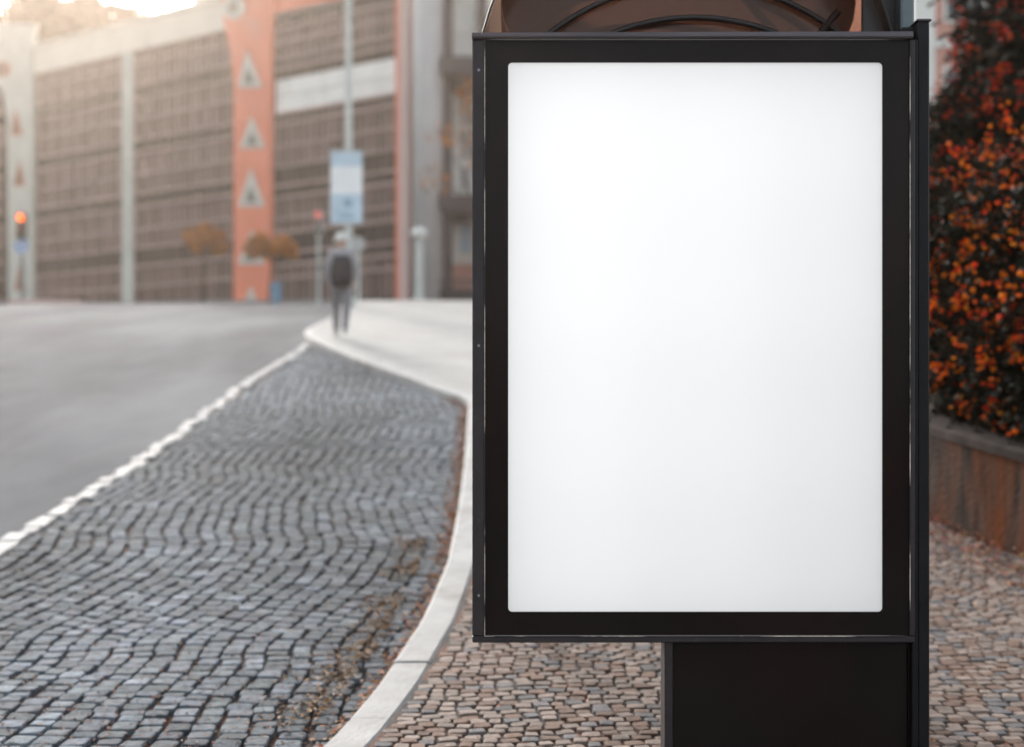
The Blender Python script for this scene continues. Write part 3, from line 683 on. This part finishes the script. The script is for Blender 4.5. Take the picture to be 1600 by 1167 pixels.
traffic_light(498,60,330,'pale traffic light between the orange pillar and the banner',False,False)
# lamp mast with banner
Yb=35; X=ox(545,Yb)
lm=thing('lamp_mast','tall pale lamp mast behind the walking person','street lamp',(X,Yb,g(Yb)))
b=MB(); b.lathe([(.16,g(Yb)),(.16,g(Yb)+.3),(.10,g(Yb)+.34),(.085,g(Yb)+5),(.06,g(Yb)+11)],14,0,Matrix.Translation((X,Yb,0))); b.build('mast',polem,lm)
b=MB(); b.tube([(X,Yb,g(Yb)+11),(X-.5,Yb,g(Yb)+11.5),(X-1.5,Yb,g(Yb)+11.6)],.04,8); b.build('arm',polem,lm)
b=MB(); b.box(X-2.1,X-1.4,Yb-.14,Yb+.14,g(Yb)+11.52,g(Yb)+11.68,bev=.04); b.build('lamp_head',greyc,lm)
bn=thing('banner','pale blue and white banner hanging on the tall lamp mast','banner',(X,Yb-.12,oz(350,Yb)))
b=MB(); b.box(ox(518,Yb),ox(567,Yb),Yb-.15,Yb-.13,oz(350,Yb),oz(239,Yb)); b.build('cloth',signwhite,bn)
for q0,q1 in ((262,239),(350,305)):
    b=MB(); b.box(ox(518,Yb),ox(567,Yb),Yb-.156,Yb-.124,oz(q0,Yb),oz(q1,Yb)); b.build('blue_band',signblue,bn)
b=MB(); T=Matrix.Translation((ox(545,Yb),Yb-.158,oz(319,Yb)))@Matrix.Rotation(R(90),4,'X'); b.lathe([(.001,.0),(.12,0),(.12,.006),(.001,.007)],20,0,T); b.box(ox(530,Yb),ox(555,Yb),Yb-.164,Yb-.157,oz(342,Yb),oz(339,Yb)); b.box(ox(534,Yb),ox(551,Yb),Yb-.164,Yb-.157,oz(336,Yb),oz(334,Yb)); b.build('emblem',mat('banner_ink',(.22,.38,.50),.6,.1,4),bn)
for z_ in (351,238):
    b=MB(); b.tube([(ox(515,Yb),Yb-.14,oz(z_,Yb)),(ox(570,Yb),Yb-.14,oz(z_,Yb))],.018,8); b.build('rod',greyc,bn)
# globe lamp
Yg=56; X=ox(655,Yg); gl=thing('globe_lamp','short post lamp with a pale round head beside the grey column','street lamp',(X,Yg,g(Yg)))
b=MB(); b.lathe([(.22,g(Yg)),(.22,g(Yg)+.25),(.16,g(Yg)+.3),(.15,oz(376,Yg))],14,0,Matrix.Translation((X,Yg,0))); b.build('post',polem,gl)
b=MB(); b.ball((X,Yg,oz(365,Yg)),.32,10,0,(1,1,.75)); b.build('globe',globem,gl,smooth=True)
# slender pale post next to the person
Yq=44; X=ox(560,Yq); sp=thing('signpost','slim pale signpost with a small round plate beyond the walking person','signpost',(X,Yq,g(Yq)))
b=MB(); b.lathe([(.06,g(Yq)),(.05,oz(370,Yq))],10,0,Matrix.Translation((X,Yq,0))); b.build('post',polem,sp)
b=MB(); b.lathe([(.001,0),(.22,0),(.22,.02),(.001,.02)],20,0,Matrix.Translation((X,Yq-.06,oz(382,Yq)))@Matrix.Rotation(R(90),4,'X')); b.build('plate',greyc,sp)
# blue bin
Yk=70; X=ox(432,Yk); bi=thing('litter_bin','small blue bin on the far pavement by the orange pillar','bin',(X,Yk,g(Yk)))
b=MB(); b.lathe([(.22,g(Yk)+.0),(.27,g(Yk)+.75),(.28,g(Yk)+.8)],16,0,Matrix.Translation((X,Yk,0))); b.build('body',binm,bi,smooth=False)
b=MB(); b.lathe([(.30,g(Yk)+.8),(.30,g(Yk)+.86),(.2,g(Yk)+.97),(.02,g(Yk)+1.0)],16,0,Matrix.Translation((X,Yk,0))); b.build('lid',binm,bi,smooth=False)
# traffic island on the left
b=MB(); Yi=50; P=[]
for i in range(24):
    a=2*math.pi*i/24; P.append((ox(30,Yi)+1.6*math.cos(a),Yi+1.5+3.0*math.sin(a)))
b.rings([[(x,y,g(y)-.02) for x,y in P],[(x,y,g(y)+.15) for x,y in P]]); tag(b.build('traffic_island',pinkedge),kind='structure')
# parked car at the left edge
Yc=44; xc=ox(-62,Yc); z0=g(Yc)-.02
car=thing('parked_car','dark car cut off by the left edge of the picture','car',(xc-.9,Yc,z0))
prof=[(0,.32),(.02,.62),(.12,.86),(.5,.92),(.95,1.32),(1.5,1.44),(2.4,1.42),(3.1,1.0),(3.9,.86),(4.2,.66),(4.24,.34),(3.9,.24),(.3,.24)]
def cl(y,zz,sx): return (xc-.9+sx,Yc+y,z0+zz)
b=MB(); b.rings([[cl(y,zz,s*(.9-(.16 if zz>1.1 else .03 if zz>.88 else 0)-e)) for y,zz in prof] for s,e in ((-1,.05),(-1,0),(1,0),(1,.05))]); b.build('body',carp,car,bevel=.03)
b=MB(); b.rings([[cl(.60,1.0,-.62),cl(.60,1.0,.62),cl(.90,1.28,.58),cl(.90,1.28,-.58)],[cl(.56,1.01,-.62),cl(.56,1.01,.62),cl(.86,1.30,.58),cl(.86,1.30,-.58)]]); b.build('rear_window',glassd,car)
for sx in (-1,1):
    b=MB(); b.rings([[cl(y,zz,sx*w_) for y,zz in ((.95,1.0),(1.15,1.32),(2.3,1.32),(2.8,1.0))] for w_ in (.84,.875)]); b.build('side_window',glassd,car)
    b=MB(); b.box(xc-.9+sx*.72-.12,xc-.9+sx*.72+.12,Yc-.015,Yc+.1,z0+.64,z0+.82,bev=.02); b.build('tail_light',taill,car)
    for yy in (.8,3.35):
        T=Matrix.Translation((xc-.9+sx*.80,Yc+yy,z0+.31))@Matrix.Rotation(R(90),4,'Y')
        b=MB(); b.lathe([(.2,-.1),(.29,-.1),(.31,-.06),(.31,.06),(.29,.1),(.2,.1)],22,0,T); t_=b.build('wheel',rubber,car)
        b=MB(); b.lathe([(.001,-.105),(.19,-.09),(.19,.09),(.001,.105)],16,0,T); b.build('rim',screw_m,t_)

# ------------------------------------------------------------------ person walking away with a backpack
Yw=24.2; Xw=ox(533,Yw); zg=g(Yw)+PH
pe=thing('person','person in a grey jacket and pale hat walking away up the pavement','person',(Xw,Yw,zg))
def skinmesh(name,verts,edges,rad,root_i,m,parent,sub=2,matfn=None,mats=None):
    me=bpy.data.meshes.new(name); me.from_pydata([tuple(v) for v in verts],edges,[]); o=bpy.data.objects.new(name,me); C.objects.link(o)
    s=o.modifiers.new('skin','SKIN'); s.use_smooth_shade=True
    for i,r_ in enumerate(rad):
        sv=me.skin_vertices[0].data[i]; rr_=r_ if isinstance(r_,tuple) else (r_,r_); sv.radius=rr_; sv.use_root=(i==root_i)
    u=o.modifiers.new('sub','SUBSURF'); u.levels=sub; u.render_levels=sub
    dg=bpy.context.evaluated_depsgraph_get(); dg.update(); ev=o.evaluated_get(dg); nm=bpy.data.meshes.new_from_object(ev)
    nm.name=name; o.modifiers.clear(); o.data=nm
    for mm in (mats or [m]): nm.materials.append(mm)
    for p_ in nm.polygons:
        p_.use_smooth=True
        if matfn: p_.material_index=matfn(p_.center)
    o.parent=parent; o.matrix_parent_inverse=Matrix.Translation(-Vector(parent.location)); return o
def W(x,y,z): return (Xw+x,Yw+y,zg+z)
V=[W(0,0,.92),W(0,.01,1.08),W(0,.03,1.28),W(0,.04,1.42),W(0,.045,1.50),W(0,.06,1.56),W(0,.07,1.63),W(0,.07,1.70),   #0-7 pelvis..head
   W(-.17,.03,1.41),W(-.23,-.02,1.14),W(-.21,.08,.90),W(.17,.03,1.41),W(.24,.06,1.15),W(.21,.16,.93),                 #8-13 arms
   W(-.09,0,.86),W(-.10,.16,.50),W(-.10,.12,.10),W(-.11,.24,.04),                                                     #14-17 left leg forward
   W(.09,0,.86),W(.10,-.06,.48),W(.10,-.30,.14),W(.10,-.22,.03)]                                                      #18-21 right leg trailing
E=[(0,1),(1,2),(2,3),(3,4),(4,5),(5,6),(6,7),(3,8),(8,9),(9,10),(3,11),(11,12),(12,13),(0,14),(14,15),(15,16),(16,17),(0,18),(18,19),(19,20),(20,21)]
RD_=[(.18,.13),(.18,.13),(.20,.14),(.16,.11),(.06,.06),(.06,.065),(.085,.095),(.07,.08),.085,.066,.045,.085,.066,.045,.115,.082,.055,.045,.115,.082,.055,.045]
def mf(c):
    z=c.z-zg
    if z>1.50: return 0
    if z>.93 or (abs(c.x-Xw)>.17 and z>.88): return 1
    if z>.11: return 2
    return 3
skinmesh('body',V,E,RD_,0,skin,pe,2,mf,[skin,jacket,trous,shoe])
for sx,(hx,hy,hz) in ((-1,(-.21,.08,.90)),(1,(.21,.16,.93))):
    V2=[W(hx,hy,hz+.01),W(hx,hy+.012,hz-.05)]; E2=[(0,1)]; R2=[(.022,.03),(.018,.036)]
    for k,(dy,L) in enumerate(((-.028,.06),(-.009,.075),(.010,.07),(.029,.055))):
        i=len(V2); V2+= [W(hx,hy+.012+dy,hz-.07),W(hx-sx*.006,hy+.016+dy,hz-.07-L*.5),W(hx-sx*.018,hy+.018+dy,hz-.07-L)]; E2+=[(1,i),(i,i+1),(i+1,i+2)]; R2+=[.009,.009,.007]
    i=len(V2); V2+=[W(hx-sx*.02,hy+.045,hz-.03),W(hx-sx*.03,hy+.06,hz-.07)]; E2+=[(0,i),(i,i+1)]; R2+=[.010,.008]
    skinmesh('hand',V2,E2,R2,0,skin,pe,1)
b=MB(); b.lathe([(.09,1.645),(.15,1.635),(.15,1.645),(.105,1.665),(.10,1.72),(.085,1.765),(.045,1.785),(.002,1.787)],20,0,Matrix.Translation((Xw,Yw+.075,zg))); b.build('hat',hairm,pe,smooth=True)
for sx in(-1,1):
    b=MB(); b.ball((Xw+sx*.088,Yw+.075,zg+1.61),.028,6,0,(.4,.7,1)); b.build('ear',skin,pe,smooth=True)
b=MB(); b.ball((Xw,Yw+.168,zg+1.60),.018,6); b.build('nose',skin,pe,smooth=True)
# backpack
bk=thing('backpack','black backpack on the back of the walking person','backpack',(Xw+.03,Yw-.15,zg+1.0))
b=MB(); q=[]
for zz,wd,dp in ((.90,.13,.07),(.92,.17,.11),(1.05,.185,.135),(1.25,.18,.12),(1.38,.15,.09),(1.43,.09,.05)):
    q.append([(Xw+.03+math.copysign(abs(math.cos(t))**.6,math.cos(t))*wd,Yw-.17+math.copysign(abs(math.sin(t))**.6,math.sin(t))*dp,zg-.07+zz) for t in [2*math.pi*i/20 for i in range(20)]])
b.rings(q); b.build('bag',packm,bk,smooth=True)
b=MB(); b.rings([[(Xw+.03+u,Yw-.285+abs(u)*.1,zg-.07+z_) for u,z_ in ((-.12,.97),(.12,.97),(.13,1.14),(-.13,1.14))],[(Xw+.03+u*.9,Yw-.33+abs(u)*.1,zg-.07+z_) for u,z_ in ((-.12,.98),(.12,.98),(.13,1.12),(-.13,1.12))]]); b.build('pocket',packm,bk)
for sx in(-1,1):
    b=MB(); b.tube([(Xw+sx*.10,Yw-.1,zg+1.33),(Xw+sx*.11,Yw+.02,zg+1.485),(Xw+sx*.12,Yw+.16,zg+1.38),(Xw+sx*.15,Yw+.15,zg+1.15),(Xw+sx*.17,Yw-.06,zg+1.0)],.016,6); b.build('strap',packm,bk)

# ------------------------------------------------------------------ haze volume, added for the warm glow at upper left
b=MB(); b.box(-150,150,-45,190,-8,70)
hm=bpy.data.materials.new('haze'); hm.use_nodes=True; nt=hm.node_tree; nt.nodes.clear()
o_=nd(nt,'ShaderNodeOutputMaterial'); pv=nd(nt,'ShaderNodeVolumePrincipled'); pv.inputs['Color'].default_value=(1,.84,.70,1)
pv.inputs['Density'].default_value=.0006; pv.inputs['Anisotropy'].default_value=.8; nt.links.new(pv.outputs[0],o_.inputs['Volume'])
tag(b.build('haze',hm),'thin warm haze added for a glow over the street','haze',kind='stuff')
